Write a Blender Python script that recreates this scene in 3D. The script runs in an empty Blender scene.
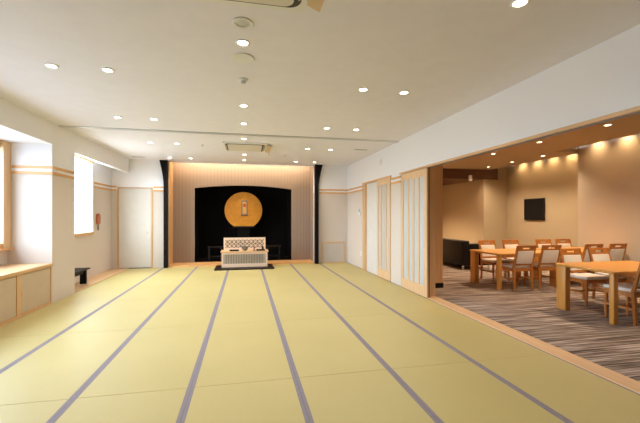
import bpy, bmesh, math, random
from math import sin, cos, pi, radians
from mathutils import Vector, Matrix
random.seed(7)
sc = bpy.context.scene
COL = sc.collection

# ------------------------------------------------------------------ materials
def _mat(name):
    m = bpy.data.materials.new(name); m.use_nodes = True
    nt = m.node_tree; b = nt.nodes['Principled BSDF']
    return m, nt, b

def coords(nt, scale=(1, 1, 1)):
    g = nt.nodes.new('ShaderNodeNewGeometry')
    mp = nt.nodes.new('ShaderNodeMapping'); mp.inputs['Scale'].default_value = scale
    nt.links.new(g.outputs['Position'], mp.inputs['Vector'])
    return g, mp

def ocoords(nt, scale=(1, 1, 1)):
    g = nt.nodes.new('ShaderNodeTexCoord')
    mp = nt.nodes.new('ShaderNodeMapping'); mp.inputs['Scale'].default_value = scale
    nt.links.new(g.outputs['Object'], mp.inputs['Vector'])
    return g, mp

def plain(name, col, rough=0.6, metal=0.0, var=0.06, nscale=6, bump=0.0, bscale=200, spec=0.5):
    m, nt, b = _mat(name)
    b.inputs['Roughness'].default_value = rough
    b.inputs['Metallic'].default_value = metal
    b.inputs['Specular IOR Level'].default_value = spec
    _, mp = ocoords(nt)
    n = nt.nodes.new('ShaderNodeTexNoise'); n.inputs['Scale'].default_value = nscale
    nt.links.new(mp.outputs[0], n.inputs['Vector'])
    r = nt.nodes.new('ShaderNodeValToRGB')
    r.color_ramp.elements[0].position = .3; r.color_ramp.elements[1].position = .7
    r.color_ramp.elements[0].color = tuple(c*(1-var) for c in col)+(1,)
    r.color_ramp.elements[1].color = tuple(min(1, c*(1+var)) for c in col)+(1,)
    nt.links.new(n.outputs['Fac'], r.inputs['Fac'])
    nt.links.new(r.outputs[0], b.inputs['Base Color'])
    if bump:
        n2 = nt.nodes.new('ShaderNodeTexNoise'); n2.inputs['Scale'].default_value = bscale
        nt.links.new(mp.outputs[0], n2.inputs['Vector'])
        bp = nt.nodes.new('ShaderNodeBump'); bp.inputs['Strength'].default_value = bump
        bp.inputs['Distance'].default_value = .002
        nt.links.new(n2.outputs['Fac'], bp.inputs['Height'])
        nt.links.new(bp.outputs[0], b.inputs['Normal'])
    return m

def wood(name, c1, c2, axis='x', rough=0.4, grain=30, spec=0.5):
    m, nt, b = _mat(name)
    b.inputs['Roughness'].default_value = rough
    b.inputs['Specular IOR Level'].default_value = spec
    s = {'x': (1.2, grain, grain), 'y': (grain, 1.2, grain), 'z': (grain, grain, 1.2)}[axis]
    _, mp = ocoords(nt, s)
    n = nt.nodes.new('ShaderNodeTexNoise'); n.inputs['Scale'].default_value = 1.0
    n.inputs['Detail'].default_value = 4; n.inputs['Distortion'].default_value = .4
    nt.links.new(mp.outputs[0], n.inputs['Vector'])
    r = nt.nodes.new('ShaderNodeValToRGB')
    r.color_ramp.elements[0].position = .32; r.color_ramp.elements[1].position = .68
    r.color_ramp.elements[0].color = (*c1, 1); r.color_ramp.elements[1].color = (*c2, 1)
    nt.links.new(n.outputs['Fac'], r.inputs['Fac'])
    nt.links.new(r.outputs[0], b.inputs['Base Color'])
    return m

def emit(name, col, st):
    m, nt, b = _mat(name)
    b.inputs['Base Color'].default_value = (*col, 1)
    b.inputs['Emission Color'].default_value = (*col, 1)
    b.inputs['Emission Strength'].default_value = st
    return m

def wallpaper(name, low, high, zsplit=2.20):
    """woven wallpaper: tinted paper below the upper rail, white paper above it"""
    m, nt, b = _mat(name)
    b.inputs['Roughness'].default_value = .75
    b.inputs['Specular IOR Level'].default_value = .25
    g, mp = coords(nt, (90, 90, 140))
    n = nt.nodes.new('ShaderNodeTexNoise'); n.inputs['Scale'].default_value = 1
    nt.links.new(mp.outputs[0], n.inputs['Vector'])
    sx = nt.nodes.new('ShaderNodeSeparateXYZ'); nt.links.new(g.outputs['Position'], sx.inputs[0])
    gt = nt.nodes.new('ShaderNodeMath'); gt.operation = 'GREATER_THAN'; gt.inputs[1].default_value = zsplit
    nt.links.new(sx.outputs['Z'], gt.inputs[0])
    mx = nt.nodes.new('ShaderNodeMix'); mx.data_type = 'RGBA'
    nt.links.new(gt.outputs[0], mx.inputs['Factor'])
    mx.inputs['A'].default_value = (*low, 1); mx.inputs['B'].default_value = (*high, 1)
    mr = nt.nodes.new('ShaderNodeMapRange'); mr.inputs['To Min'].default_value = .94; mr.inputs['To Max'].default_value = 1.06
    nt.links.new(n.outputs['Fac'], mr.inputs['Value'])
    mul = nt.nodes.new('ShaderNodeMix'); mul.data_type = 'RGBA'; mul.blend_type = 'MULTIPLY'; mul.inputs['Factor'].default_value = 1
    nt.links.new(mx.outputs['Result'], mul.inputs['A']); nt.links.new(mr.outputs[0], mul.inputs['B'])
    nt.links.new(mul.outputs['Result'], b.inputs['Base Color'])
    bp = nt.nodes.new('ShaderNodeBump'); bp.inputs['Strength'].default_value = .15; bp.inputs['Distance'].default_value = .002
    nt.links.new(n.outputs['Fac'], bp.inputs['Height']); nt.links.new(bp.outputs[0], b.inputs['Normal'])
    return m

def tatami_mat():
    m, nt, b = _mat('tatami_rush')
    b.inputs['Roughness'].default_value = .5
    b.inputs['Specular IOR Level'].default_value = .55
    g, mp = coords(nt)
    w = nt.nodes.new('ShaderNodeTexWave'); w.bands_direction = 'Y'; w.inputs['Scale'].default_value = 38
    w.inputs['Distortion'].default_value = .6
    nt.links.new(mp.outputs[0], w.inputs['Vector'])
    g2, mp2 = coords(nt, (260, 5, 5))
    n = nt.nodes.new('ShaderNodeTexNoise'); n.inputs['Scale'].default_value = 1
    nt.links.new(mp2.outputs[0], n.inputs['Vector'])
    n3 = nt.nodes.new('ShaderNodeTexNoise'); n3.inputs['Scale'].default_value = .9
    nt.links.new(mp.outputs[0], n3.inputs['Vector'])
    r = nt.nodes.new('ShaderNodeValToRGB')
    r.color_ramp.elements[0].position = .3; r.color_ramp.elements[1].position = .7
    r.color_ramp.elements[0].color = (.480, .390, .148, 1)
    r.color_ramp.elements[1].color = (.515, .42, .165, 1)
    nt.links.new(n3.outputs['Fac'], r.inputs['Fac'])
    mr = nt.nodes.new('ShaderNodeMapRange'); mr.inputs['To Min'].default_value = .95; mr.inputs['To Max'].default_value = 1.05
    nt.links.new(n.outputs['Fac'], mr.inputs['Value'])
    mul = nt.nodes.new('ShaderNodeMix'); mul.data_type = 'RGBA'; mul.blend_type = 'MULTIPLY'; mul.inputs['Factor'].default_value = 1
    nt.links.new(r.outputs[0], mul.inputs['A']); nt.links.new(mr.outputs[0], mul.inputs['B'])
    nt.links.new(mul.outputs['Result'], b.inputs['Base Color'])
    bp = nt.nodes.new('ShaderNodeBump'); bp.inputs['Strength'].default_value = .12; bp.inputs['Distance'].default_value = .001
    nt.links.new(w.outputs['Fac'], bp.inputs['Height']); nt.links.new(bp.outputs[0], b.inputs['Normal'])
    return m

def carpet_mat():
    m, nt, b = _mat('striped_carpet')
    b.inputs['Roughness'].default_value = .95
    b.inputs['Specular IOR Level'].default_value = .1
    g, mp = coords(nt, (1.0, 40, 1))
    n = nt.nodes.new('ShaderNodeTexNoise'); n.inputs['Scale'].default_value = 1; n.inputs['Detail'].default_value = 3
    n.inputs['Roughness'].default_value = .6
    nt.links.new(mp.outputs[0], n.inputs['Vector'])
    r = nt.nodes.new('ShaderNodeValToRGB'); cr = r.color_ramp
    cr.elements[0].position = .36; cr.elements[0].color = (.075, .05, .038, 1)
    cr.elements[1].position = .66; cr.elements[1].color = (.66, .56, .49, 1)
    e = cr.elements.new(.45); e.color = (.17, .125, .10, 1)
    e = cr.elements.new(.55); e.color = (.36, .285, .235, 1)
    nt.links.new(n.outputs['Fac'], r.inputs['Fac'])
    nt.links.new(r.outputs[0], b.inputs['Base Color'])
    n2 = nt.nodes.new('ShaderNodeTexNoise'); n2.inputs['Scale'].default_value = 300
    nt.links.new(g.outputs['Position'], n2.inputs['Vector'])
    bp = nt.nodes.new('ShaderNodeBump'); bp.inputs['Strength'].default_value = .3; bp.inputs['Distance'].default_value = .004
    nt.links.new(n2.outputs['Fac'], bp.inputs['Height']); nt.links.new(bp.outputs[0], b.inputs['Normal'])
    return m

def panel_mat():
    """brown veneer with fine vertical joints"""
    m, nt, b = _mat('brown_niche_panel')
    b.inputs['Roughness'].default_value = .5
    g, mp = coords(nt, (1, 1, 1))
    w = nt.nodes.new('ShaderNodeTexWave'); w.bands_direction = 'X'; w.inputs['Scale'].default_value = 3.0; w.inputs['Distortion'].default_value = .0
    nt.links.new(mp.outputs[0], w.inputs['Vector'])
    r = nt.nodes.new('ShaderNodeValToRGB')
    r.color_ramp.elements[0].position = .0; r.color_ramp.elements[0].color = (.25, .175, .130, 1)
    r.color_ramp.elements[1].position = .25; r.color_ramp.elements[1].color = (.275, .195, .145, 1)
    nt.links.new(w.outputs['Fac'], r.inputs['Fac']); nt.links.new(r.outputs[0], b.inputs['Base Color'])
    return m

def glass_mat(name='window_glass', tint=(.93, .95, .95, 1)):
    m = bpy.data.materials.new(name); m.use_nodes = True
    nt = m.node_tree; nt.nodes.clear()
    o = nt.nodes.new('ShaderNodeOutputMaterial'); t = nt.nodes.new('ShaderNodeBsdfTransparent')
    t.inputs[0].default_value = tint
    gl = nt.nodes.new('ShaderNodeBsdfGlossy'); gl.inputs['Roughness'].default_value = .05
    lw = nt.nodes.new('ShaderNodeLayerWeight'); lw.inputs['Blend'].default_value = .5
    pw = nt.nodes.new('ShaderNodeMath'); pw.operation = 'POWER'; pw.inputs[1].default_value = 5
    fr = nt.nodes.new('ShaderNodeMath'); fr.operation = 'MULTIPLY_ADD'; fr.inputs[1].default_value = .5; fr.inputs[2].default_value = .03
    nt.links.new(lw.outputs['Facing'], pw.inputs[0]); nt.links.new(pw.outputs[0], fr.inputs[0])
    mx = nt.nodes.new('ShaderNodeMixShader')
    nt.links.new(fr.outputs[0], mx.inputs[0]); nt.links.new(t.outputs[0], mx.inputs[1]); nt.links.new(gl.outputs[0], mx.inputs[2])
    nt.links.new(mx.outputs[0], o.inputs[0])
    return m

M = {}
M['paper'] = wallpaper('wallpaper', (.65, .57, .50), (.86, .85, .88))
M['ceil'] = plain('ceiling_paint', (.80, .785, .85), .85, var=.015, bump=.15, bscale=120, spec=.2)
M['tatami'] = tatami_mat()
M['band'] = plain('tatami_border_cloth', (.235, .20, .215), .8, var=.08, nscale=40, bump=.3)
M['seam'] = plain('tatami_seam', (.28, .21, .09), .9)
M['carpet'] = carpet_mat()
M['wood_x'] = wood('pale_timber_x', (.66, .40, .20), (.76, .50, .27), 'x')
M['wood_y'] = wood('pale_timber_y', (.66, .40, .20), (.76, .50, .27), 'y')
M['wood_z'] = wood('pale_timber_z', (.66, .42, .22), (.76, .52, .30), 'z')
M['trim_x'] = wood('trim_timber_x', (.64, .34, .12), (.74, .41, .16), 'x')
M['trim_y'] = wood('trim_timber_y', (.64, .34, .12), (.74, .41, .16), 'y')
M['trim_z'] = wood('trim_timber_z', (.60, .35, .15), (.70, .42, .20), 'z')
M['dtrim'] = wood('shaded_jamb_timber', (.20, .09, .035), (.27, .13, .05), 'z')  # shade of the gap beside the lattice door, put into the timber colour
M['door_paper'] = plain('door_paper', (.66, .62, .57), .75, var=.02, bump=.1)
M['shoji'] = plain('shoji_paper', (.52, .53, .52), .6, var=.02)
M['cab_panel'] = plain('cabinet_panel', (.55, .43, .29), .6, var=.03)
M['black'] = plain('black_lacquer', (.010, .007, .006), .5, var=.2, spec=.2)
M['fin'] = plain('black_fin_lacquer', (.009, .006, .005), .6, var=.2, spec=.08)
M['recess'] = plain('dark_recess_lining', (.004, .0025, .002), .8, var=.2, spec=.1)
M['niche'] = panel_mat()
M['gold'] = plain('gold_leaf', (.60, .245, .02), .45, metal=.2, var=.10, nscale=9)
M['scroll'] = plain('scroll_border', (.20, .15, .15), .8, var=.3, nscale=60)
M['scroll_gold'] = plain('scroll_centre', (.66, .36, .07), .6, var=.3, nscale=40)
M['red'] = plain('red_robe', (.50, .09, .02), .7, var=.3, nscale=40)
M['altar'] = wood('altar_timber', (.76, .55, .38), (.84, .64, .46), 'x', .45)
M['altar_top'] = wood('altar_top_timber', (.72, .42, .19), (.80, .50, .24), 'x', .4)
M['grille'] = plain('altar_grille', (.46, .37, .27), .6, var=.1)
M['grille_back'] = plain('altar_grille_back', (.16, .105, .06), .8)
M['white'] = plain('white_plastic', (.78, .78, .76), .4, var=.01)
M['offwhite'] = plain('ivory_plastic', (.70, .66, .58), .45, var=.01)
M['grey'] = plain('grey_metal', (.55, .57, .60), .4, metal=.3, var=.02)
M['darkgrey'] = plain('dark_slot', (.05, .045, .04), .6)
M['chrome'] = plain('polished_metal', (.65, .65, .66), .2, metal=1, var=.02)
M['lamp'] = emit('downlight_glow', (1, .90, .76), 14)
M['lamp_w'] = emit('downlight_glow_warm', (1, .72, .42), 9)
M['lampcove'] = emit('cove_glow', (1, .76, .48), 3)
M['leather'] = plain('black_leather', (.005, .004, .004), .45, var=.2, nscale=30, bump=.3, spec=.2)
M['table'] = wood('table_wood', (.60, .27, .05), (.70, .34, .075), 'x', .32)
M['table_leg'] = wood('table_leg_wood', (.58, .26, .05), (.68, .33, .075), 'z', .35)
M['chair'] = wood('chair_wood', (.42, .15, .025), (.52, .20, .04), 'z', .35)
M['cushion'] = plain('cream_upholstery', (.82, .78, .72), .5, var=.03, bump=.2)
M['dwall'] = wallpaper('dining_wallpaper', (.44, .36, .24), (.44, .36, .24))
M['dceil'] = plain('dining_ceiling', (.40, .29, .16), .7, var=.02)
M['dbrown'] = wood('dark_brown_soffit', (.075, .028, .012), (.11, .042, .018), 'x', .4)
M['bellred'] = plain('orange_brown_lacquer', (.42, .10, .02), .4, var=.1)
M['cord'] = plain('grey_cord', (.25, .2, .17), .7)
M['deflect'] = plain('tan_acrylic', (.62, .45, .26), .4, var=.03)
M['glass'] = glass_mat(); M['glass_dimmer'] = glass_mat('daylight_dimming_glass', (.63, .67, .71, 1))  # darker bay glass is added to hold back incoming daylight
M['ceramic'] = plain('pale_ceramic', (.62, .60, .57), .25, var=.05)
M['steel'] = plain('dark_track_metal', (.24, .25, .28), .4, metal=.4)
M['ext'] = plain('outer_wall_render', (.6, .6, .58), .9)

# ------------------------------------------------------------------ mesh builder
class MB:
    def __init__(s): s.v = []; s.f = []; s.mi = []; s.cur = 0
    def add(s, vs, fs):
        o = len(s.v); s.v += [tuple(p) for p in vs]
        for f in fs: s.f.append(tuple(i+o for i in f)); s.mi.append(s.cur)
        return s
    def box(s, x0, x1, y0, y1, z0, z1):
        v = [(x, y, z) for z in (z0, z1) for y in (y0, y1) for x in (x0, x1)]
        return s.add(v, [(0, 2, 3, 1), (4, 5, 7, 6), (0, 1, 5, 4), (2, 6, 7, 3), (0, 4, 6, 2), (1, 3, 7, 5)])
    def hull8(s, bot, top):
        v = list(bot)+list(top)
        return s.add(v, [(3, 2, 1, 0), (4, 5, 6, 7), (0, 1, 5, 4), (1, 2, 6, 5), (2, 3, 7, 6), (3, 0, 4, 7)])
    def prism(s, pts, axis, a, b):
        """polygon pts (2D) extruded along axis from a to b"""
        n = len(pts)
        def P(p, t):
            return {'x': (t, p[0], p[1]), 'y': (p[0], t, p[1]), 'z': (p[0], p[1], t)}[axis]
        v = [P(p, a) for p in pts]+[P(p, b) for p in pts]
        f = [tuple(range(n))[::-1], tuple(range(n, 2*n))]+[(i, (i+1) % n, n+(i+1) % n, n+i) for i in range(n)]
        return s.add(v, f)
    def lathe(s, prof, cx=0, cy=0, n=24, z0=0):
        v = []; f = []
        for r, z in prof:
            for k in range(n):
                a = 2*pi*k/n; v.append((cx+r*cos(a), cy+r*sin(a), z0+z))
        for i in range(len(prof)-1):
            for k in range(n):
                f.append((i*n+k, i*n+(k+1) % n, (i+1)*n+(k+1) % n, (i+1)*n+k))
        f.append(tuple(range(n))[::-1]); f.append(tuple(range((len(prof)-1)*n, len(prof)*n)))
        return s.add(v, f)
    def tube(s, pts, r, n=8):
        pts = [Vector(p) for p in pts]; v = []; f = []
        for i, p in enumerate(pts):
            d = (pts[min(i+1, len(pts)-1)]-pts[max(i-1, 0)]).normalized()
            u = d.orthogonal().normalized() if i == 0 else (u-d*u.dot(d)).normalized()
            w = d.cross(u)
            for k in range(n):
                a = 2*pi*k/n; v.append(tuple(p+(u*cos(a)+w*sin(a))*r))
        for i in range(len(pts)-1):
            for k in range(n): f.append((i*n+k, i*n+(k+1) % n, (i+1)*n+(k+1) % n, (i+1)*n+k))
        f.append(tuple(range(n))[::-1]); f.append(tuple(range((len(pts)-1)*n, len(pts)*n)))
        return s.add(v, f)
    def build(s, name, mats, parent=None, bevel=0, seg=2, smooth=False, loc=None):
        me = bpy.data.meshes.new(name); me.from_pydata(s.v, [], s.f)
        if not isinstance(mats, (list, tuple)): mats = [mats]
        for m in mats: me.materials.append(m)
        for p, i in zip(me.polygons, s.mi): p.material_index = i
        bm = bmesh.new(); bm.from_mesh(me)
        bmesh.ops.recalc_face_normals(bm, faces=bm.faces)
        if bevel:
            ed = [e for e in bm.edges if len(e.link_faces) == 2 and e.calc_face_angle(0) > .5]
            bmesh.ops.bevel(bm, geom=ed, offset=bevel, segments=seg, profile=.5, affect='EDGES')
        bm.to_mesh(me); bm.free()
        if smooth:
            for p in me.polygons: p.use_smooth = True
            try: me.set_sharp_from_angle(angle=radians(40))
            except Exception: pass
        o = bpy.data.objects.new(name, me); COL.objects.link(o)
        if parent: o.parent = parent
        if loc: o.location = loc
        return o

def struct(o, label=None):
    o['kind'] = 'structure'
    if label: o['label'] = label
    return o
def tag(o, label, cat, group=None, kind=None):
    o['label'] = label; o['category'] = cat
    if group: o['group'] = group
    if kind: o['kind'] = kind
    return o
def thing(name, label, cat, loc=(0, 0, 0), rz=0, group=None):
    o = bpy.data.objects.new(name, None); COL.objects.link(o); o.empty_display_size = .1
    o.location = loc; o.rotation_euler = (0, 0, rz)
    return tag(o, label, cat, group)
def dup(root, loc, rz=0, label=None, group=None):
    c = root.copy(); COL.objects.link(c); c.location = loc; c.rotation_euler = (0, 0, rz)
    if label: c['label'] = label
    if group: c['group'] = group
    for ch in list(root.children):
        d = ch.copy(); COL.objects.link(d); d.parent = c
        for g in list(ch.children):
            e = g.copy(); COL.objects.link(e); e.parent = d
    return c

# ------------------------------------------------------------------ dimensions
H = 3.07; XW = 3.2; YB = 11.0; YR = -1.6

# ------------------------------------------------------------------ tatami floor
f = MB()
f.cur = 0
BX = [-2.275, -1.365, -.455, .455, 1.365, 2.275]
edges = [-XW]+BX+[XW]
bw = .031
ys = [YR, -.39, 1.43, 3.25, 5.07, 6.89, 8.71, 10.53, YB]
for i in range(7):
    x0 = edges[i]+(bw if i else 0); x1 = edges[i+1]-(bw if i < 6 else 0)
    for j in range(len(ys)-1):
        a = ys[j]+(.0025 if j else 0); b = ys[j+1]-(.0025 if j < len(ys)-2 else 0)
        f.cur = 0; f.box(x0, x1, a, b, -.05, 0)
    f.cur = 2
    f.box(x0, x1, YR, YB, -.05, -.006)
f.cur = 1
for x in BX:
    f.box(x-bw, x-.0012, YR, YB, -.05, .0012); f.box(x+.0012, x+bw, YR, YB, -.05, .0012)
struct(f.build('floor', [M['tatami'], M['band'], M['seam']]), 'tatami floor of rush mats with grey-purple cloth borders')
# wooden strip in window alcove
struct(MB().box(-3.65, -XW, 7.69, YB, -.05, .012).build('floor', M['wood_y']), 'pale timber strip beside the tatami in the window alcove')
# dining carpet
struct(MB().box(3.42, 9.0, YR, 13.6, -.05, 0).build('floor', M['carpet']), 'brown streaked carpet of the dining room')
# wooden sill between
struct(MB().box(XW, 3.42, YR, YB+.1, -.05, .012).build('trim_1', M['wood_y'], bevel=.003), 'pale timber threshold between tatami and carpet')
struct(MB().box(XW-.012, XW, YR, YB, -.05, .004).build('trim_2', M['band']), 'thin grey edge of the tatami along the threshold')

# ------------------------------------------------------------------ ceiling
struct(MB().box(-3.2, 3.3, YR, 11.08, H, H+.12).build('ceiling', M['ceil']))
c = MB(); c.box(-3.2, 3.2, 7.08, 7.2, H-.012, H+.01)
struct(c.build('trim_3', M['grey']), 'grey metal partition track across the ceiling')
# walls
w = MB()
# right wall (header band over opening + closed part at the back with a doorway)
w.box(XW, 3.3, YR, YB+.1, 2.39, H)          # header / upper wall
w.box(XW, 3.3, 7.0, 7.60, 0, 2.39)
w.box(XW, 3.3, 9.42, YB+.1, 0, 2.39)
w.box(XW, 3.3, YR, .4, 0, 2.39)
struct(w.build('wall_right', M['paper']), 'white wall above the wide opening and beige wall by the far corner')
# back of the wall in the dining room (hides the sliding panels)
w = MB(); w.box(3.42, 4.0, 6.72, 13.6, .10, H)
struct(w.build('wall_right', M['wood_z']), 'pale timber end of the wall beside the opening, seen in the dining room')
struct(MB().box(3.42, 4.01, 6.71, 13.6, 0, .10).build('baseboard_right', M['black']))

w = MB()
w.box(-3.85, -2.16, YB, YB+.1, 2.29, H)      # back left
w.box(-3.49, -2.60, YB+.06, YB+.1, 0, 2.29); w.box(-2.60, -2.16, YB, YB+.1, 0, 2.29)
w.box(-3.85, -3.49, YB, YB+.1, 0, 2.29)
w.box(2.11, XW+.02, YB, YB+.1, 0, H)         # back right
struct(w.build('wall_back', M['paper']))
struct(MB().box(-3.2, 3.42, YR-.1, YR, 0, H+.1).box(3.42, 9.1, YR-.1, YR, 0, 3.5).build('wall_rear', M['paper']))

w = MB()
w.box(-3.85, -XW, 6.87, 7.69, 0, H)          # pillar
w.box(-3.3, -XW, 7.69, YB, 2.70, H)          # beam over alcove
w.box(-3.85, -XW, .6, 6.87, 2.70, H)         # beam over bay
w.box(-3.85, -XW, YR, .6, 0, H)
# alcove wall X=-3.65 with window hole Y 7.9..9.52, z 1.07..2.80
w.box(-3.85, -3.65, 7.69, 7.9, 0, H); w.box(-3.85, -3.65, 9.76, YB, 0, H)
w.box(-3.85, -3.65, 7.9, 9.76, 0, 1.02); w.box(-3.85, -3.65, 7.9, 9.76, 2.84, H)
# bay outer wall with window holes
w.box(-4.0, -3.85, .6, 6.87, 0, .95); w.box(-4.0, -3.85, .6, 6.87, 2.66, 2.75)
for a, b in ((.6, 2.82), (4.74, 4.84), (6.76, 6.87)):
    w.box(-4.0, -3.85, a, b, .95, 2.66)
struct(w.build('wall_left', M['paper']), 'left wall with window bay, beige pillar and window alcove')
struct(MB().box(-3.85, -3.2, 7.69, YB+.1, H, H+.1).build('ceiling', M['ceil']))

# ------------------------------------------------------------------ windows
def window(n, X, y0, y1, z0, z1, fw=.06, mull=1, gl='glass'):
    fr = MB()
    fr.box(X-.10, X+.012, y0, y0+fw, z0, z1); fr.box(X-.10, X+.012, y1-fw, y1, z0, z1)
    fr.box(X-.10, X+.012, y0+fw, y1-fw, z1-fw, z1); fr.box(X-.10, X+.03, y0+fw, y1-fw, z0, z0+fw+.02)
    o = struct(fr.build('window_%d' % n, M['trim_z'], bevel=.003))
    s = MB()
    for k in range(1, mull+1):
        y = y0+(y1-y0)*k/(mull+1); s.box(X-.09, X-.05, y-.02, y+.02, z0+fw, z1-fw)
    if mull: s.build('window_mullion', M['grey'], o)
    MB().box(X-.075, X-.069, y0+fw, y1-fw, z0+fw, z1-fw).build('window_pane', M[gl], o)
    return o
window(1, -3.65, 7.9, 9.76, 1.02, 2.84, .055, 0)
for i, (a, b) in enumerate(((2.82, 4.74), (4.84, 6.76))):
    window(2+i, -3.85, a, b, .95, 2.66, .07, 1, 'glass_dimmer')
# window trim strip beside the bay reveal
struct(MB().box(-3.86, -3.80, 6.68, 6.87, .95, 2.70).build('trim_4', M['wood_z'], bevel=.004), 'timber jamb of the bay window')
struct(MB().box(-3.87, -3.76, .6, 6.87, .93, .955).build('trim_5', M['trim_y']), 'timber sill of the bay windows')

# ------------------------------------------------------------------ double rails of trim
def rails(pts, n, name_from):
    pass
tn = 6
def hrail(x0, x1, y0, y1, ax, lab):
    global tn
    for z0, z1 in ((2.278, 2.326), (2.182, 2.230)):
        struct(MB().box(x0, x1, y0, y1, z0, z1).build('trim_%d' % tn, M['trim_'+ax], bevel=.002), lab); tn += 1
hrail(XW-.012, XW+.005, 7.0, 7.56, 'y', 'orange timber rail on the right wall between the lattice doors')
hrail(XW-.012, XW+.005, 9.48, YB, 'y', 'orange timber rail on the right wall by the far corner')
hrail(2.27, XW-.012, YB-.012, YB+.005, 'x', 'orange timber rail on the back wall right of the niche')
hrail(-2.56, -2.29, YB-.012, YB+.005, 'x', 'orange timber rail on the back wall left of the niche')
hrail(-3.65, -3.53, YB-.012, YB+.005, 'x', 'orange timber rail on the back wall of the alcove')
hrail(-3.655, -3.638, 9.77, YB-.012, 'y', 'orange timber rail on the alcove wall past its window')
hrail(XW*-1-.005, XW*-1+.012, 6.87, 7.69, 'y', 'orange timber rail on the beige pillar')
hrail(-3.79, -XW+.012, 6.858, 6.875, 'x', 'orange timber rail on the white side wall of the window bay')
# header trim and hanging track above the opening
struct(MB().box(XW-.02, 3.215, .4, 7.05, 2.352, 2.39).build('trim_%d' % tn, M['wood_y'], bevel=.003), 'pale timber edge under the white header'); tn += 1
struct(MB().box(3.225, 3.235, .4, 5.9, 2.347, 2.39).box(3.25, 3.262, .4, 5.9, 2.347, 2.39).build('trim_%d' % tn, M['steel']), 'grey sliding track under the header'); tn += 1
struct(MB().box(3.235, 3.25, .4, 5.9, 2.365, 2.39).box(3.262, 3.30, .4, 5.9, 2.37, 2.39).build('trim_%d' % tn, M['wood_y']), 'timber lining between the sliding tracks'); tn += 1
struct(MB().box(XW-.02, 3.32, 7.50, 9.45, 2.35, 2.39).build('trim_%d' % tn, M['trim_y'], bevel=.002), 'timber lintel over the far doorway'); tn += 1
# post at far end of doorway
struct(MB().box(XW-.02, 3.31, 9.20, 9.45, 0, 2.35).build('trim_%d' % tn, M['trim_z'], bevel=.004), 'timber post at the far side of the doorway'); tn += 1
# end posts of the opening
struct(MB().box(3.215, 3.255, 5.90, 7.0, .012, 2.39).build('trim_%d' % tn, M['dtrim'], bevel=.002), 'timber jamb coloured dark as the shaded gap at the end of the opening'); tn += 1
struct(MB().box(3.27, 3.30, 6.0, 6.72, .012, 2.39).box(3.301, 3.42, 6.0, 6.72, .012, H).build('trim_%d' % tn, M['wood_z']), 'timber lining behind the near lattice door'); tn += 1
# hatch frame (back right)
hx0, hx1, hz1 = 2.37, 3.10, .67
hf = MB(); hf.box(hx0, hx0+.05, YB-.02, YB, 0, hz1); hf.box(hx1-.05, hx1, YB-.02, YB, 0, hz1)
hf.box(hx0+.05, hx1-.05, YB-.02, YB, hz1-.045, hz1); hf.box(hx0+.05, hx1-.05, YB-.02, YB, 0, .04)
o = struct(MB().box(hx0+.05, hx1-.05, YB-.012, YB, .04, hz1-.045).build('door_5', plain('hatch_paper', (.56, .50, .45), .75, var=.02)), 'small low hatch in the back wall right of the niche')
hf.build('door_frame', M['wood_x'], o, bevel=.003)
# back-left door
o = struct(MB().box(-3.46, -2.63, YB-.015, YB+.03, .015, 2.26).build('door_1', M['door_paper'], bevel=.003), 'plain off-white hinged door left of the niche')
d = MB(); d.box(-3.50, -3.46, YB-.02, YB+.04, 0, 2.29); d.box(-2.63, -2.58, YB-.02, YB+.04, 0, 2.29)
d.box(-3.46, -2.63, YB-.02, YB+.04, 2.265, 2.29)
d.build('door_frame', M['trim_z'], o, bevel=.002)
MB().box(-3.46, -2.63, YB-.05, YB+.03, 0, .015).build('door_sill', M['darkgrey'], o)
MB().lathe([(.001, 0), (.016, 0), (.016, .01), (.001, .012)], n=16).build('door_handle', M['trim_z'], o, loc=(-2.72, YB-.016, 1.0)).rotation_euler = (pi/2, 0, 0)
# doorway: plain sliding door + lattice door A, lattice door B by the opening
struct(MB().box(XW+.015, XW+.05, 8.36, 9.22, .012, 2.35).build('door_2', M['door_paper'], bevel=.003), 'plain off-white sliding door behind the far lattice door')
def lattice(n, y0, y1, x0, sw, nb, label, z1=2.36, bot=.20, top=.14):
    p = struct(MB().box(x0+.012, x0+.02, y0+sw, y1-sw, .012+bot, z1-top).build('door_%d' % n, M['shoji']), label)
    fr = MB(); fr.box(x0, x0+.034, y0, y0+sw, .012, z1); fr.box(x0, x0+.034, y1-sw, y1, .012, z1)
    fr.box(x0+.001, x0+.033, y0+sw, y1-sw, .012, .012+bot); fr.box(x0+.001, x0+.033, y0+sw, y1-sw, z1-top, z1)
    fr.build('door_frame', M['wood_z'], p, bevel=.003)
    L = (y1-sw)-(y0+sw)
    for k in range(nb):
        y = y0+sw+L*(k+1)/(nb+1)
        MB().box(x0+.002, x0+.032, y-.033, y+.033, .012+bot, z1-top).build('lattice_bar', M['wood_z'], p, bevel=.002)
    return p
lattice(3, 7.53, 8.33, XW-.022, .09, 3, 'lattice sliding door of the far doorway with four white strips')
lattice(4, 5.87, 6.94, XW-.022, .10, 3, 'lattice sliding door nearest the dining room opening', z1=2.344)

# ------------------------------------------------------------------ altar niche
NX0, NX1, NY = -2.16, 2.11, 11.65
struct(MB().box(NX0-.02, NX1+.02, YB+.1, NY+1.2, -.05, .045).box(NX0, NX1, YB-.03, YB+.1, -.05, .045).build('floor', M['trim_x'], bevel=.004), 'orange timber floor of the altar niche')
struct(MB().box(NX0-.15, NX1+.15, YB+.1, NY+.1, 3.36, 3.46).build('ceiling', M['ceil']), 'raised ceiling of the niche')
# niche side walls
struct(MB().box(NX0-.14, NX0, YB+.1, NY, .045, 3.36).box(NX0-.0, NX0+.02, YB+.0, YB+.16, .045, H).build('wall_niche', M['trim_z']), 'timber side wall of the altar niche, left')
struct(MB().box(NX1, NX1+.14, YB+.1, NY, .045, 3.36).build('wall_niche', M['niche']), 'timber side wall of the altar niche, right')
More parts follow.
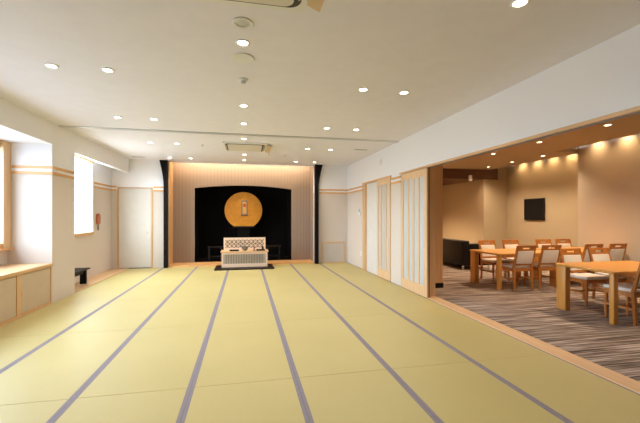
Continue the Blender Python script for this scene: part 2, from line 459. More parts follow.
# niche back wall with arched opening
w = MB(); ax0, ax1 = -1.53, 1.49; N = 30; mid = (ax0+ax1)/2; hw = (ax1-ax0)/2
def arch(x): return 2.345+.105*(1-((x-mid)/hw)**2)
w.box(NX0, ax0, NY, NY+.08, .045, 3.36); w.box(ax1, NX1, NY, NY+.08, .045, 3.36)
for k in range(N):
    a = ax0+(ax1-ax0)*k/N; b = ax0+(ax1-ax0)*(k+1)/N
    w.hull8([(a, NY, arch(a)), (b, NY, arch(b)), (b, NY+.08, arch(b)), (a, NY+.08, arch(a))],
            [(a, NY, 3.36), (b, NY, 3.36), (b, NY+.08, 3.36), (a, NY+.08, 3.36)])
struct(w.build('wall_niche', M['niche']), 'brown panelled back wall of the niche with an arched dark opening')
struct(MB().box(ax0-.06, ax0-.01, NY+.08, NY+1.2, .045, 2.6).build('wall_recess', M['recess']), 'black lining of the altar recess, left side')
struct(MB().box(ax1+.01, ax1+.06, NY+.08, NY+1.2, .045, 2.6).build('wall_recess', M['recess']), 'black lining of the altar recess, right side')
struct(MB().box(ax0-.01, ax1+.01, NY+1.15, NY+1.2, .045, 2.6).build('wall_recess', M['recess']), 'black lining of the altar recess, back')
struct(MB().box(ax0-.06, ax1+.06, NY+.08, NY+1.2, 2.6, 2.65).build('ceiling', M['recess']), 'black lining of the altar recess, top')
struct(MB().box(ax0-.01, ax1+.01, NY+.02, NY+1.15, .045, .055).build('floor', M['recess']), 'black floor of the altar recess')
# cove lamp
cv = MB().box(NX0+.08, NX1-.08, YB+.165, YB+.215, 3.215, 3.25).build('cove_lamp', M['lampcove'])
tag(cv, 'long warm lamp tucked above the niche opening behind the ceiling edge', 'lamp')
struct(MB().box(NX0-.02, NX1+.02, YB+.08, YB+.16, H-.02, 3.36).box(NX0, NX1, YB+.16, YB+.22, 3.18, 3.21).build('trim_%d' % tn, M['ceil']), 'ceiling edge ledge of the niche cove'); tn += 1
# fins
def fin(sx, xin, xo, xt, label):
    pts = [(xin, 0), (xo, 0), (xo, 2.35)]
    for k in range(1, 11):
        t = k/10; pts.append((xo+(xt-xo)*t**1.6, 2.35+(H-2.35)*t))
    pts.append((xin, H))
    tag(MB().prism(pts, 'y', YB-.16, YB-.001).build('niche_fin', M['fin'], bevel=.003), label, 'pillar')
fin(-1, -2.165, -2.262, -2.375, 'glossy black vertical fin flaring outward at the top, left edge of the niche')
fin(1, 2.125, 2.232, 2.36, 'glossy black vertical fin flaring outward at the top, right edge of the niche')

# golden disc with hanging scroll
cx, cz, R, yd = -.045, 1.665, .613, 12.2
pts = []
zf = 1.14
a0 = math.asin((zf-cz)/R)
for k in range(49):
    a = a0+(pi-2*a0)*k/48; pts.append((cx+R*cos(a), cz+R*sin(a)))
t = thing('golden_disc', 'large round golden disc with flat bottom edge in the dark arched recess', 'altar disc', (cx, yd, zf))
g = MB().prism([(p[0]-cx, p[1]-zf) for p in pts], 'y', 0, .05).build('disc', M['gold'], t, bevel=.008)
MB().box(-.36, .36, -.05, .12, -.05, 0).build('ledge', M['black'], t, bevel=.004)
MB().box(-.06, .06, .05, .18, -.02, .4).build('bracket', M['black'], t)
MB().box(-.2, .2, .0, .1, -zf+.055, -.05).build('stand', M['recess'], t, bevel=.01)
s = thing('hanging_scroll', 'small framed scroll with a red robed figure hanging on the golden disc', 'scroll', (cx+.03, yd-.005, 1.50))
MB().box(-.105, .105, -.02, 0, 0, .50).build('border', M['scroll'], s, bevel=.002)
MB().box(-.065, .065, -.026, -.02, .05, .45).build('centre', M['scroll_gold'], s)
fg = MB(); fg.prism([(-.05, .07), (.05, .07), (.035, .25), (.02, .31), (-.02, .31), (-.035, .25)], 'y', -.034, -.026)
fg.build('painted_robe', M['scroll_gold'], s)
MB().prism([(-.045, .28), (.045, .28), (.055, .36), (0, .40), (-.055, .36)], 'y', -.036, -.026).build('painted_canopy', M['red'], s)
MB().tube([(-.12, -.012, 0), (.12, -.012, 0)], .012).build('roller', M['black'], s)
MB().tube([(-.10, -.012, .5), (0, -.008, .58), (.10, -.012, .5)], .006).build('cord', M['scroll_gold'], s)

# side stands in the dark recess
st = thing('side_stand', 'dark low wooden stand in the recess left of the altar', 'stand', (-.93, 11.9, .055), group=None)
MB().box(-.22, .22, -.15, .15, .42, .45).build('stand_top', M['black'], st, bevel=.004)
for sx in (-1, 1):
    MB().box(sx*.18-.02, sx*.18+.02, -.12, .12, 0, .42).build('leg', M['black'], st)
MB().box(-.16, .16, -.12, .12, .12, .14).build('shelf', M['black'], st)
dup(st, (.93, 11.9, .055), 0, 'dark low wooden stand in the recess right of the altar')

# altar table
mt = MB().box(-.82, .80, 10.05, 10.92, 0.0015, .035).build('altar_mat', plain('dark_brown_lacquer', (.022, .012, .008), .5, spec=.2), bevel=.004)
tag(mt, 'thin black lacquered board on the tatami under the wooden altar', 'board')
al = thing('altar_table', 'pale wooden altar table with slatted front and carved openwork screen', 'altar', (-.005, 10.35, .035))
W = .635
a = MB(); D0, D1 = 0, .5; HT = .425
for sx in (-1, 1):
    a.box(sx*W-.04 if sx > 0 else -W, W if sx > 0 else -W+.04, D0, D0+.06, 0, HT)
    a.box(sx*W-.04 if sx > 0 else -W, W if sx > 0 else -W+.04, D1-.06, D1, 0, HT)
a.box(-W+.04, W-.04, D0+.005, D0+.05, 0, .10); a.box(-W+.04, W-.04, D0+.005, D0+.05, HT-.06, HT)
a.box(-W+.002, -W+.03, D0+.06, D1-.06, .03, HT-.02); a.box(W-.03, W-.002, D0+.06, D1-.06, .03, HT-.02)
a.box(-W+.04, W-.04, D1-.03, D1-.01, .03, HT-.02)
a.build('frame', M['altar'], al, bevel=.004)
MB().box(-W+.04, W-.04, D0+.035, D0+.05, .10, HT-.06).build('grille_board', M['grille_back'], al)
a = MB()
for k in range(24):
    x = -W+.115+(2*W-.23)*k/23; a.box(x-.013, x+.013, D0+.012, D0+.034, .10, HT-.06)
a.box(-W+.04, -W+.09, D0+.008, D0+.036, .10, HT-.06); a.box(W-.09, W-.04, D0+.008, D0+.036, .10, HT-.06)
a.build('front_slats', M['grille'], al)
MB().box(-W-.03, W+.03, D0-.03, D1+.01, HT, HT+.025).build('table_top', M['altar_top'], al, bevel=.005)
sz = HT+.025
sc_ = MB(); sx0, sx1, sy = -.60, .60, .40
sc_.box(sx0, sx0+.045, sy, sy+.035, sz, sz+.36); sc_.box(sx1-.045, sx1, sy, sy+.035, sz, sz+.36)
sc_.box(sx0+.045, sx1-.045, sy, sy+.035, sz+.30, sz+.36); sc_.box(sx0+.045, sx1-.045, sy, sy+.035, sz, sz+.06)
scr = sc_.build('screen', M['altar'], al, bevel=.003)
MB().box(sx0+.045, sx1-.045, sy+.026, sy+.032, sz+.06, sz+.30).build('screen_back', M['grille_back'], scr)
op = MB(); nx = 9; pw = (sx1-sx0-.09)/nx
for i in range(nx):
    for j in range(2):
        ox = sx0+.045+pw*(i+.5); oz = sz+.06+.12*(j+.5)
        n = 12
        ro, ri = .064, .044
        for k in range(n):
            a1 = 2*pi*k/n; a2 = 2*pi*(k+1)/n
            op.hull8([(ox+ro*cos(a1), sy+.008, oz+.93*ro*sin(a1)), (ox+ro*cos(a2), sy+.008, oz+.93*ro*sin(a2)), (ox+ri*cos(a2), sy+.008, oz+ri*sin(a2)), (ox+ri*cos(a1), sy+.008, oz+ri*sin(a1))],
                     [(ox+ro*cos(a1), sy+.022, oz+.93*ro*sin(a1)), (ox+ro*cos(a2), sy+.022, oz+.93*ro*sin(a2)), (ox+ri*cos(a2), sy+.022, oz+ri*sin(a2)), (ox+ri*cos(a1), sy+.022, oz+ri*sin(a1))])
        op.box(ox-.045, ox+.045, sy+.012, sy+.02, oz-.006, oz+.006)
op.build('openwork', M['altar'], scr)
# things on the altar
zt = .035+HT+.025+.001
tr = MB().box(-.13, .13, -.10, .10, 0, .012).box(-.13, .13, -.10, -.088, .012, .03).box(-.13, .13, .088, .10, .012, .03).box(-.13, -.118, -.088, .088, .012, .03).box(.118, .13, -.088, .088, .012, .03)
tag(tr.build('tray', M['black'], loc=(-.30, 10.49, zt), bevel=.002), 'empty black tray at the left of the altar top', 'tray')
bw_ = MB().lathe([(.001, 0), (.045, 0), (.05, .012), (.085, .05), (.10, .10), (.104, .125), (.098, .125), (.092, .10), (.078, .055), (.04, .02), (.001, .018)], n=28)
tag(bw_.build('offering_bowl', plain('pewter', (.22, .20, .19), .22, metal=.6, var=.05), loc=(.0, 10.48, zt), smooth=True), 'shiny pale bowl in the middle of the altar top', 'bowl')
cs = MB().lathe([(.001, 0), (.045, 0), (.04, .012), (.014, .03), (.012, .06), (.03, .075), (.026, .085), (.008, .085), (.007, .14), (.001, .142)], n=20)
tag(cs.build('candlestick', plain('dark_red_lacquer', (.10, .02, .008), .4), loc=(.26, 10.48, zt), smooth=True), 'small dark red candlestick right of the pale bowl', 'candlestick')
tr2 = MB().box(-.12, .12, -.09, .09, 0, .012).box(-.12, .12, -.09, -.08, .012, .035).box(-.12, .12, .08, .09, .012, .035).box(-.12, -.11, -.08, .08, .012, .035).box(.11, .12, -.08, .08, .012, .035)
tag(tr2.build('tray', M['black'], loc=(.44, 10.46, zt), bevel=.002), 'black tray at the right of the altar top holding a bottle', 'tray')
bt = MB().lathe([(.001, 0), (.03, 0), (.032, .07), (.012, .10), (.011, .13), (.001, .132)], n=18)
tag(bt.build('bottle', M['black'], loc=(.50, 10.46, zt+.0125), smooth=True), 'small black bottle standing in the right tray on the altar', 'bottle')

# ------------------------------------------------------------------ bay cabinets and worktop
cab = thing('low_cabinet', 'low cabinet under the window bay counter, nearest the beige pillar', 'cabinet', (-XW, 6.85, 0), group='low cabinets under the window bay')
L = .91
c = MB(); c.box(-.60, 0, -L, -L+.018, .03, .64); c.box(-.60, 0, -.018, 0, .03, .64); c.box(-.60, -.59, -L+.018, -.018, .03, .64)
c.box(-.59, -.02, -L+.018, -.018, .03, .05); c.box(-.58, -.03, -L+.02, -.02, 0, .03); c.build('carcass', M['trim_y'], cab)
c = MB(); c.box(-.012, .012, -L, -L+.045, .0, .64); c.box(-.012, .012, -.045, 0, 0, .64)
c.box(-.012, .010, -L+.045, -.045, .0, .05); c.box(-.012, .010, -L+.045, -.045, .62, .64)
c.build('face_frame', M['trim_z'], cab, bevel=.002)
dr = MB().box(-.012, .004, -L+.05, -.05, .055, .615).build('door', M['cab_panel'], cab, bevel=.002)
MB().box(.003, .008, -L+.08, -L+.10, .30, .38).build('finger_pull', M['trim_z'], dr)
labs = ['low cabinet under the window bay counter, second from the beige pillar', 'low cabinet under the window bay counter, third from the beige pillar',
        'low cabinet under the window bay counter, fourth from the beige pillar', 'low cabinet under the window bay counter, fifth from the beige pillar',
        'low cabinet under the window bay counter, sixth from the beige pillar']
for i in range(1, 6):
    dup(cab, (-XW, 6.85-L*i, 0), 0, labs[i-1])
tag(MB().box(-3.845, -XW+.025, .62, 6.865, .641, .685).build('counter_top', M['wood_y'], bevel=.004), 'long pale timber counter top along the window bay over the cabinets', 'counter')

# ------------------------------------------------------------------ alcove things
b = thing('low_bench', 'small black bench on the timber floor of the window alcove', 'bench', (-3.43, 8.25, .012))
MB().box(-.17, .13, -.50, .42, .315, .345).build('seat', M['black'], b, bevel=.006)
for y in (-.36, .40):
    MB().box(-.06, .06, y-.03, y+.03, 0, .31).build('leg', M['black'], b, bevel=.004)
MB().box(-.02, .02, -.33, .37, .22, .28).build('stretcher', M['black'], b)
p = thing('wall_telephone', 'small orange-brown rounded wall fixture with grey tail beside alcove window', 'wall fixture', (-3.65, 9.98, 1.12))
pts = [(-.07, .16), (.07, .16), (.085, .30), (.07, .40), (0, .425), (-.07, .40), (-.085, .30)]
MB().prism(pts, 'x', 0, .06).build('body', M['bellred'], p, bevel=.012, seg=3, smooth=True)
MB().tube([(.03, 0, .16), (.03, .005, .09), (.028, -.005, .0)], .018).build('tail', M['cord'], p)

# ------------------------------------------------------------------ right wall fixtures
ic = thing('intercom', 'small wall intercom with dark handset on the right wall', 'intercom', (XW, 9.74, 1.52))
MB().box(-.02, .002, -.07, .07, 0, .10).build('base', M['white'], ic, bevel=.004)
MB().box(-.05, -.02, -.05, .03, .06, .16).build('handset', M['grey'], ic, bevel=.01)
o = MB().box(-.008, 0, -.035, .035, 0, .14)
tag(o.build('wall_outlet', M['white'], loc=(XW, 9.62, .36), bevel=.002), 'white wall socket plate low on the right wall beside the timber post', 'socket')
sg = thing('wall_sign', 'tiny pale sign with two grey-green strokes high on the right wall', 'sign', (XW, 8.12, 2.69))
MB().box(-.006, 0, -.07, .07, 0, .17).build('plate', plain('sign_plate', (.85, .85, .88), .6, var=.01), sg)
MB().prism([(.045, .01), (.062, .01), (.03, .155), (.012, .155)], 'x', -.009, -.006).box(-.009, -.006, -.045, -.03, .02, .15).build('strokes', M['grey'], sg)

# ------------------------------------------------------------------ downlights
EN = 19
def mk_down(energy, col, lampm, cat_label, loc, group, ld_name):
    t = thing('recessed_downlight', cat_label, 'downlight', loc, group=group)
    MB().lathe([(.046, -.002), (.062, -.001), (.066, -.006), (.060, -.012), (.048, -.010), (.046, -.002)], n=28).build('trim_ring', M['white'], t, smooth=True)
    MB().lathe([(.001, -.004), (.046, -.004), (.046, -.001), (.001, -.001)], n=28).build('lens', lampm, t)
    ld = bpy.data.lights.new(ld_name, 'SPOT'); ld.energy = energy; ld.color = col; ld.spot_size = radians(135); ld.spot_blend = .8; ld.shadow_soft_size = .05
    lo = bpy.data.objects.new('light_source', ld); COL.objects.link(lo); lo.parent = t; lo.location = (0, 0, -.03)
    return t
rows = [(2.30, 'in the ceiling row nearest the camera'), (4.28, 'in the ceiling row level with the smoke detector'), (6.30, 'in the row just in front of the ceiling track'),
        (8.32, 'in the row level with the far air conditioner'), (10.36, 'in the row closest to the altar niche')]
colsx = [(-2.0, 'outer left'), (-1.46, 'inner left'), (1.45, 'inner right'), (2.0, 'outer right')]
proto = None; GR = 'round recessed downlights in the tatami room ceiling'
for y, rl in rows:
    for x, cl in colsx:
        lab = cl+' round recessed downlight '+rl
        if proto is None: proto = mk_down(EN, (1, .965, .96), M['lamp'], lab, (x, y, H), GR, 'downlight')
        else: dup(proto, (x, y, H), 0, lab, GR)
mids = [(3.35, 'between the grey sensor and the round ceiling speaker'), (5.26, 'first beyond the smoke detector'), (6.28, 'just in front of the ceiling track'),
        (7.52, 'just in front of the far air conditioner'), (9.46, 'just beyond the far air conditioner'), (10.36, 'closest to the altar niche')]
for y, rl in mids:
    dup(proto, (-.02, y, H), 0, 'centre line round recessed downlight '+rl, GR)
# dining
GD = 'round recessed downlights in the dining room ceiling'
dl = [(6.19, 3.55, 'near row downlight over the nearest dining table, closest to the camera'), (6.19, 5.08, 'dining room downlight over the gap in front of the nearest table, largest in view'),
      (6.19, 6.56, 'dining room downlight above the middle table, second from the camera'), (6.19, 8.02, 'dining room downlight beyond the middle tables, in the row nearer the header'),
      (7.69, 8.03, 'dining room downlight nearest the wall corner, in the row nearer the screen wall'), (7.69, 9.15, 'dining room downlight in front of the black wall screen'),
      (7.69, 10.2, 'dining room downlight closest to the dark brown soffit')]
HD = 3.07
pd = None
for x, y, lab in dl:
    if pd is None: pd = mk_down(100, (1, .75, .51), M['lamp_w'], lab, (x, y, HD), GD, 'dining_downlight')
    else: dup(pd, (x, y, HD), 0, lab, GD)

pe = mk_down(330, (1, .72, .46), M['lamp_w'], 'added unseen fill light under the dark brown soffit, nearer one', (5.6, 11.8, 2.74), GD, 'soffit_fill_light')  # added pair, hidden from the camera, to brighten the far dining walls
dup(pe, (5.6, 12.9, 2.74), 0, 'added unseen fill light under the dark brown soffit, farther one', GD)
# other ceiling fittings
t = thing('unlit_downlight', 'unlit grey eyeball downlight in front of the nearest ceiling speaker line', 'downlight', (-.02, 3.01, H))
MB().lathe([(.055, -.001), (.085, -.001), (.088, -.008), (.078, -.014), (.058, -.010), (.055, -.001)], n=32).build('trim_ring', M['white'], t, smooth=True)
MB().lathe([(.001, -.012), (.03, -.011), (.055, -.004), (.055, -.001), (.001, -.001)], n=24).build('lens', M['grey'], t, smooth=True)
t['label'] = 'unlit grey round fitting on the ceiling centre line nearest the camera'
t = thing('ceiling_speaker', 'round flush ceiling speaker with grey mesh on the centre line', 'speaker', (-.02, 3.68, H))
MB().lathe([(.098, -.001), (.112, -.001), (.114, -.006), (.106, -.011), (.098, -.009)], n=36).build('rim', M['white'], t, smooth=True)
MB().lathe([(.001, -.006), (.098, -.006), (.098, -.001), (.001, -.001)], n=36).build('grille', plain('speaker_mesh', (.22, .205, .18), .7), t)
t = thing('smoke_detector', 'small round white smoke detector on the ceiling centre line', 'smoke detector', (-.02, 4.26, H))
MB().lathe([(.001, -.001), (.055, -.001), (.055, -.015), (.045, -.022), (.001, -.022)], n=28).build('base', M['white'], t, smooth=True)
MB().lathe([(.001, -.022), (.028, -.022), (.026, -.045), (.02, -.05), (.001, -.05)], n=24).build('sensor', M['grey'], t, smooth=True)
def slot(x, y, lab):
    t = thing('ceiling_vent', lab, 'vent', (x, y, H), group='slim slot vents in the far ceiling')
    MB().box(-.17, .17, -.03, .03, -.008, -.001).build('frame', M['grey'], t, bevel=.002)
    for yy in (-.012, .012): MB().box(-.15, .15, yy-.006, yy+.006, -.0095, -.008).build('slot', M['darkgrey'], t)
slot(-2.79, 10.4, 'slim slot vent in the ceiling above the plain left door')
slot(2.71, 8.18, 'slim slot vent in the ceiling near the right wall')
def spr(x, y, lab):
    tag(MB().lathe([(.001, 0), (.03, 0), (.032, -.006), (.012, -.012), (.01, -.03), (.001, -.031)], n=18).build('sprinkler', M['offwhite'], loc=(x, y, H), smooth=True), lab, 'sprinkler', 'small ceiling nozzles beside the far air conditioner')
spr(-.94, 8.39, 'tiny ceiling nozzle left of the far air conditioner')
spr(.60, 9.26, 'tiny ceiling nozzle just right of the far air conditioner')
spr(1.02, 9.32, 'tiny ceiling nozzle further right of the far air conditioner')

# ceiling cassette air conditioners
def ac(loc, lab):
    t = thing('air_conditioner', lab, 'air conditioner', loc, group='ceiling cassette air conditioners')
    def rr(hx, hy, r, n=6):
        P = []
        for cx_, cy_, s0 in ((hx-r, hy-r, 0), (-hx+r, hy-r, 1), (-hx+r, -hy+r, 2), (hx-r, -hy+r, 3)):
            for k in range(n+1):
                a = pi/2*(s0+k/n); P.append((cx_+r*cos(a), cy_+r*sin(a)))
        return P
    MB().prism(rr(.48, .47, .03), 'z', -.03, 0).build('panel', M['white'], t, bevel=.004)
    sl = MB().prism(rr(.43, .415, .09), 'z', -.034, -.03).build('air_slot', M['darkgrey'], t)
    for sx in (-1, 1):
        MB().hull8([(sx*.405, -.30, -.044), (sx*.42, -.30, -.040), (sx*.42, .30, -.040), (sx*.405, .30, -.044)], [(sx*.405, -.30, -.040), (sx*.42, -.30, -.036), (sx*.42, .30, -.036), (sx*.405, .30, -.040)]).build('flap', M['offwhite'], sl)
    MB().prism(rr(.375, .395, .07), 'z', -.042, -.034).build('grille', M['offwhite'], t, bevel=.002)
    d = MB().hull8([(.47, -.38, -.055), (.575, -.42, -.075), (.575, .36, -.075), (.47, .32, -.055)], [(.47, -.38, -.050), (.575, -.42, -.070), (.575, .36, -.070), (.47, .32, -.050)]).build('deflector', M['deflect'], t)
    for y in (-.3, .3): MB().tube([(.475, y, -.028), (.475, y, -.056)], .005).build('deflector_rod', M['chrome'], t)
    return t
a1 = ac((-.03, 2.25, H), 'ceiling air conditioner nearest the camera, cut by the top of the picture')
dup(a1, (0, 8.36, H), 0, 'ceiling air conditioner in the distance in front of the altar niche')

# ------------------------------------------------------------------ dining room shell
UP = 3.42
M['dwall2'] = wallpaper('dining_fabric_paper', (.50, .435, .34), (.50, .435, .34))
struct(MB().box(8.15, 8.30, YR, 7.44, 0, UP).build('wall_dining', M['dwall2']), 'paler fabric papered long wall of the dining room')
w = MB()
w.box(8.30, 8.95, 7.30, 7.44, 0, UP)
w.box(8.95, 9.10, 7.30, 10.90, 0, UP)
w.box(8.04, 9.10, 10.90, 13.6, 0, 3.3)
w.box(3.42, 9.1, 13.6, 13.7, 0, UP)
struct(w.build('wall_dining', M['dwall']), 'warm beige walls of the dining room with stepped corners')
s = MB(); s.box(3.42, 8.27, YR, 10.88, HD, HD+.10) if False else None
s.box(3.3, 7.47, YR, 7.45, HD, HD+.10); s.box(3.3, 8.27, 7.45, 10.88, HD, HD+.10)
struct(s.build('ceiling', M['dceil']), 'orange brown lower ceiling of the dining room')
struct(MB().box(3.3, 9.1, YR, 13.7, UP, UP+.1).build('ceiling', M['dwall']), 'upper ceiling behind the dining room cove')
struct(MB().box(4.0, 8.58, 10.88, 13.6, 2.74, 3.30).build('ceiling', M['dbrown'], bevel=.004), 'dark brown dropped soffit at the back of the dining room')
# cove: rows of small wall washers in the gap
wl = bpy.data.lights.new('wall_washer', 'SPOT'); wl.energy = 13; wl.color = (1, .66, .34); wl.spot_size = radians(120); wl.spot_blend = .9; wl.shadow_soft_size = .03
wm = MB().lathe([(.001, 0), (.035, 0), (.035, .09), (.001, .09)], n=20)
w0 = None
for x, ys_, nm in ((7.98, [3.0, 3.65, 4.3, 4.95, 5.6, 6.25, 6.9], 'long right wall'), (8.78, [7.75, 8.35, 8.95, 9.55, 10.15], 'screen wall')):
    for k, y in enumerate(ys_):
        lab = 'small wall washer lamp %s in the cove gap above the %s' % (['nearest the camera', 'second', 'third', 'fourth', 'fifth', 'sixth', 'seventh', 'eighth'][k], nm)
        if w0 is None:
            w0 = thing('wall_washer', lab, 'lamp', (x, y, UP-.12), group='wall washers in the dining room cove')
            wm.build('housing', M['black'], w0, smooth=True)
            lo = bpy.data.objects.new('light_source', wl); COL.objects.link(lo); lo.parent = w0; lo.location = (0, 0, -.01); lo.rotation_euler = (0, -radians(25), 0)
        else: dup(w0, (x, y, UP-.12), 0, lab)
# wall screen
t = thing('wall_screen', 'black flat screen mounted on the beige dining room wall', 'screen', (8.95, 9.66, 1.35))
MB().box(-.05, -.012, -.40, .40, 0, .68).build('bezel', M['black'], t, bevel=.006)
MB().box(-.052, -.05, -.37, .37, .03, .65).build('display', plain('screen_glass', (.004, .004, .007), .3, var=.1, spec=.12), t)
MB().box(-.012, 0, -.15, .15, .2, .5).build('bracket', M['darkgrey'], t)
# small lamp box at the soffit
t = thing('soffit_lamp', 'small white box lamp fixed to the dark brown soffit', 'lamp', (7.47, 10.88, 2.67))
MB().box(-.05, .05, -.09, -.01, 0, .19).build('body', M['white'], t, bevel=.006)
MB().box(-.02, .02, -.012, 0, .09, .15).build('bracket', M['grey'], t)

# sofa
t = thing('leather_sofa', 'black leather sofa at the far end of the dining room', 'sofa', (5.78, 8.72, 0))
MB().box(.0, .22, .0, 1.95, .12, .80).build('backrest', M['leather'], t, bevel=.03, seg=3, smooth=True)
MB().box(.22, .92, .0, .18, .12, .72).build('armrest', M['leather'], t, bevel=.03, seg=3, smooth=True)
MB().box(.22, .92, 1.77, 1.95, .12, .72).build('armrest', M['leather'], t, bevel=.03, seg=3, smooth=True)
MB().box(.22, .90, .18, 1.77, .12, .30).build('base', M['leather'], t, bevel=.01)
for k in range(2): MB().box(.22, .92, .185+k*.795, .185+k*.795+.78, .30, .45).build('seat_cushion', M['leather'], t, bevel=.03, seg=3, smooth=True)
for x, y in ((.05, .06), (.85, .06), (.05, 1.89), (.85, 1.89)):
    MB().tube([(x, y, 0), (x, y, .12)], .022, 12).build('leg', M['chrome'], t)

# ------------------------------------------------------------------ tables and chairs
def make_table(loc, lab):
    t = thing('dining_table', lab, 'table', loc, group='rectangular wooden dining tables')
    L, D, Ht = 1.50, .96, .725; r = .05; P = []
    for cx_, cy_, s0 in ((L-r, D-r, 0), (r, D-r, 1), (r, r, 2), (L-r, r, 3)):
        for k in range(6):
            a = pi/2*(s0+k/5); P.append((cx_+r*cos(a), cy_+r*sin(a)))
    MB().prism(P, 'z', Ht-.035, Ht).build('table_top', M['table'], t, bevel=.006)
    for x0, x1, y0, y1 in ((.02, .10, .02, .09), (.02, .12, D-.19, D-.02), (L-.10, L-.02, D-.09, D-.02), (L-.12, L-.02, .02, .19)):
        MB().box(x0, x1, y0, y1, 0, Ht-.035).build('leg', M['table_leg'], t, bevel=.012, seg=3, smooth=True)
    MB().box(.12, L-.12, .05, .07, Ht-.085, Ht-.035).build('apron', M['table_leg'], t)
    MB().box(.12, L-.12, D-.07, D-.05, Ht-.085, Ht-.035).build('apron', M['table_leg'], t)
    return t
T = make_table((4.87, 3.91, 0), 'wooden dining table nearest the camera at the right edge')
dup(T, (4.94, 6.25, 0), 0, 'wooden dining table behind the nearest one, closest to the black sofa', 'rectangular wooden dining tables')
dup(T, (6.58, 6.25, 0), 0, 'wooden dining table at the far right against the beige wall', 'rectangular wooden dining tables')

def bar(mb, p0, p1, wx, wy):
    """tapered bar between two (x,y,z,scale) points"""
    q = []
    for (x, y, z, s) in (p0, p1):
        q.append([(x-wx*s, y-wy*s, z), (x+wx*s, y-wy*s, z), (x+wx*s, y+wy*s, z), (x-wx*s, y+wy*s, z)])
    mb.hull8(q[0], q[1]); return mb
def make_chair(loc, rz, lab, group):
    t = thing('dining_chair', lab, 'chair', loc, rz, group)
    hw = .205
    for sx in (-1, 1):
        m = MB(); bar(m, (sx*(hw-.008), .19, 0, .75), (sx*(hw-.008), .19, .415, 1.1), .018, .018); m.build('leg', M['chair'], t, bevel=.004)
        m = MB()
        m.hull8([(sx*hw-.016, -.235, 0), (sx*hw+.016, -.235, 0), (sx*hw+.016, -.205, 0), (sx*hw-.016, -.205, 0)],
                [(sx*hw-.018, -.215, .43), (sx*hw+.018, -.215, .43), (sx*hw+.018, -.172, .43), (sx*hw-.018, -.172, .43)])
        m.hull8([(sx*hw-.018, -.215, .43), (sx*hw+.018, -.215, .43), (sx*hw+.018, -.172, .43), (sx*hw-.018, -.172, .43)],
                [(sx*hw-.015, -.315, .86), (sx*hw+.015, -.315, .86), (sx*hw+.015, -.290, .86), (sx*hw-.015, -.290, .86)])
        m.build('leg', M['chair'], t)
    fr = MB(); fr.box(-hw, hw, .175, .20, .36, .42); fr.box(-hw+.01, hw-.01, -.20, -.18, .36, .42)
    fr.box(-hw-.012, -hw+.010, -.19, .19, .36, .42); fr.box(hw-.010, hw+.012, -.19, .19, .36, .42)
    fr.build('seat_frame', M['chair'], t, bevel=.003)
    MB().box(-.222, .222, -.175, .222, .42, .47).build('seat', M['cushion'], t, bevel=.018, seg=3, smooth=True)
    for sx in (-1, 1):
        MB().box(sx*hw-.009, sx*hw+.009, -.20, .18, .19, .215).build('stretcher', M['chair'], t)
    MB().box(-hw, hw, -.01, .01, .192, .213).build('stretcher', M['chair'], t)
    def yb(z): return -.1935-.109*(z-.43)/.43
    def rail(z0, z1, name, th=.012):
        m = MB(); m.hull8([(-hw+.01, yb(z0)-th, z0), (hw-.01, yb(z0)-th, z0), (hw-.01, yb(z0)+th, z0), (-hw+.01, yb(z0)+th, z0)],
                          [(-hw+.01, yb(z1)-th, z1), (hw-.01, yb(z1)-th, z1), (hw-.01, yb(z1)+th, z1), (-hw+.01, yb(z1)+th, z1)])
        return m.build(name, M['chair'], t, bevel=.003)
    m = MB(); z0, z1, th = .835, .875, .014
    m.hull8([(-hw-.016, yb(z0)-th, z0), (hw+.016, yb(z0)-th, z0), (hw+.016, yb(z0)+th, z0), (-hw-.016, yb(z0)+th, z0)],
            [(-hw-.016, yb(z1)-th, z1), (hw+.016, yb(z1)-th, z1), (hw+.016, yb(z1)+th, z1), (-hw-.016, yb(z1)+th, z1)])
    m.build('top_rail', M['chair'], t, bevel=.004)
    rail(.765, .80, 'back_rail'); rail(.475, .51, 'back_rail')
    for sx in (-1, 1):
        bar(MB(), (sx*.135, yb(.80), .80, 1), (sx*.135, yb(.835), .835, 1), .055, .008).build('rail_block', M['chair'], t)
    z0, z1 = .51, .765; th = .022
    m = MB(); m.hull8([(-.185, yb(z0)-th, z0), (.185, yb(z0)-th, z0), (.185, yb(z0)+th, z0), (-.185, yb(z0)+th, z0)],
                      [(-.185, yb(z1)-th, z1), (.185, yb(z1)-th, z1), (.185, yb(z1)+th, z1), (-.185, yb(z1)+th, z1)])
    m.build('back_cushion', M['cushion'], t, bevel=.012, seg=3, smooth=True)
    return t
G = 'wooden dining chairs with cream upholstery'
K = make_chair((5.37, 4.08, 0), 0, 'wooden cream-padded chair cut by the right edge, on the camera side of the nearest table', G)
K.scale = (1, 1, 1.03)
for x, y, r, lab in [
    (5.68, 5.04, pi, 'left chair on the far side of the nearest table, seat tucked under its edge'),
    (6.30, 5.04, pi, 'right chair on the far side of the nearest table, seat tucked under its edge'),
    (5.44, 6.38, 0, 'chair with its cream back to the camera, left one at the table by the sofa'),
    (6.03, 6.38, 0, 'chair with its cream back to the camera, right one at the table by the sofa'),
    (7.06, 6.38, 0, 'left chair on the camera side of the far right table, behind the nearest chairs'),
    (7.68, 6.38, 0, 'right chair on the camera side of the far right table, closest to the beige wall'),
    (5.67, 7.28, pi, 'far side chair closest to the black sofa, at the left end of its row'),
    (6.32, 7.28, pi, 'second chair from the left in the farthest row of chairs'),
    (7.26, 7.28, pi, 'third chair from the left in the farthest row of chairs'),
    (7.84, 7.28, pi, 'rightmost chair in the farthest row of chairs')]:
    dup(K, (x, y, 0), r, lab, G)

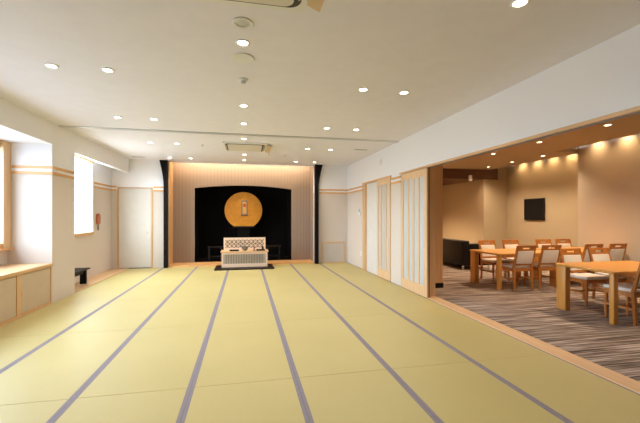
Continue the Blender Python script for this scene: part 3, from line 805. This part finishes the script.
# ------------------------------------------------------------------ lights
def area(name, loc, rot, sx, sy, en, col, portal=False):
    l = bpy.data.lights.new(name, 'AREA'); l.shape = 'RECTANGLE'; l.size = sx; l.size_y = sy; l.energy = en; l.color = col
    if portal: l.cycles.is_portal = True
    o = bpy.data.objects.new(name, l); COL.objects.link(o); o.location = loc; o.rotation_euler = rot
    return o
# window portals (+X facing)
RX = (0, -pi/2, 0)
for a, b in ((2.89, 4.67), (4.91, 6.69)):
    area('window_portal', (-3.99, (a+b)/2, 1.80), RX, 1.56, b-a, 1, (1, 1, 1), True)
area('window_portal', (-3.80, 8.72, 1.93), RX, 1.7, 1.5, 1, (1, 1, 1), True)
# cove lamps
area('cove_light', ((NX0+NX1)/2, YB+.27, 3.24), (radians(35), 0, 0), NX1-NX0-.2, .06, 34, (1, .82, .56))
# added spot in the altar recess, without a fixture, to brighten the disc
ld = bpy.data.lights.new('recess_fill_spot', 'SPOT'); ld.energy = 7; ld.color = (1, .76, .45); ld.spot_size = radians(60); ld.spot_blend = .5; ld.shadow_soft_size = .05
lo = bpy.data.objects.new('recess_fill_spot', ld); COL.objects.link(lo); lo.location = (-.07, 11.78, 2.36)
lo.rotation_euler = (Vector((-.07, 12.2, 1.6))-Vector(lo.location)).to_track_quat('-Z', 'Y').to_euler()
# world
wd = bpy.data.worlds.new('World'); sc.world = wd; wd.use_nodes = True
bg = wd.node_tree.nodes['Background']; 
_nt = wd.node_tree
_tc = _nt.nodes.new('ShaderNodeTexCoord'); _sp = _nt.nodes.new('ShaderNodeSeparateXYZ'); _rp = _nt.nodes.new('ShaderNodeValToRGB')
_ma = _nt.nodes.new('ShaderNodeMath'); _ma.operation = 'MULTIPLY_ADD'; _ma.inputs[1].default_value = .5; _ma.inputs[2].default_value = .5
_nt.links.new(_tc.outputs['Generated'], _sp.inputs[0]); _nt.links.new(_sp.outputs['Z'], _ma.inputs[0]); _nt.links.new(_ma.outputs[0], _rp.inputs['Fac'])
_rp.color_ramp.elements[0].position = .46; _rp.color_ramp.elements[0].color = (.28, .30, .32, 1)
_rp.color_ramp.elements[1].position = .54; _rp.color_ramp.elements[1].color = (.76, .88, 1, 1)
_nt.links.new(_rp.outputs[0], bg.inputs[0]); bg.inputs[1].default_value = 18.0

# ------------------------------------------------------------------ camera
th = math.atan(75/358)
cd = bpy.data.cameras.new('camera'); co = bpy.data.objects.new('camera', cd); COL.objects.link(co)
cd.sensor_width = 36; cd.sensor_fit = 'HORIZONTAL'; cd.lens = 358/640*36; cd.shift_y = 4.5/640
co.location = (0, 0, 1.48); co.rotation_euler = (pi/2, 0, -th); cd.clip_start = .05
sc.camera = co
sc.view_settings.view_transform = 'Standard'; sc.view_settings.look = 'None'
sc.view_settings.exposure = 0.72; sc.view_settings.gamma = 1; sc.view_settings.use_curve_mapping = False
sc.cycles.use_denoising = True
sc.cycles.max_bounces = 8; sc.cycles.diffuse_bounces = 5
sc.cycles.sample_clamp_indirect = 6
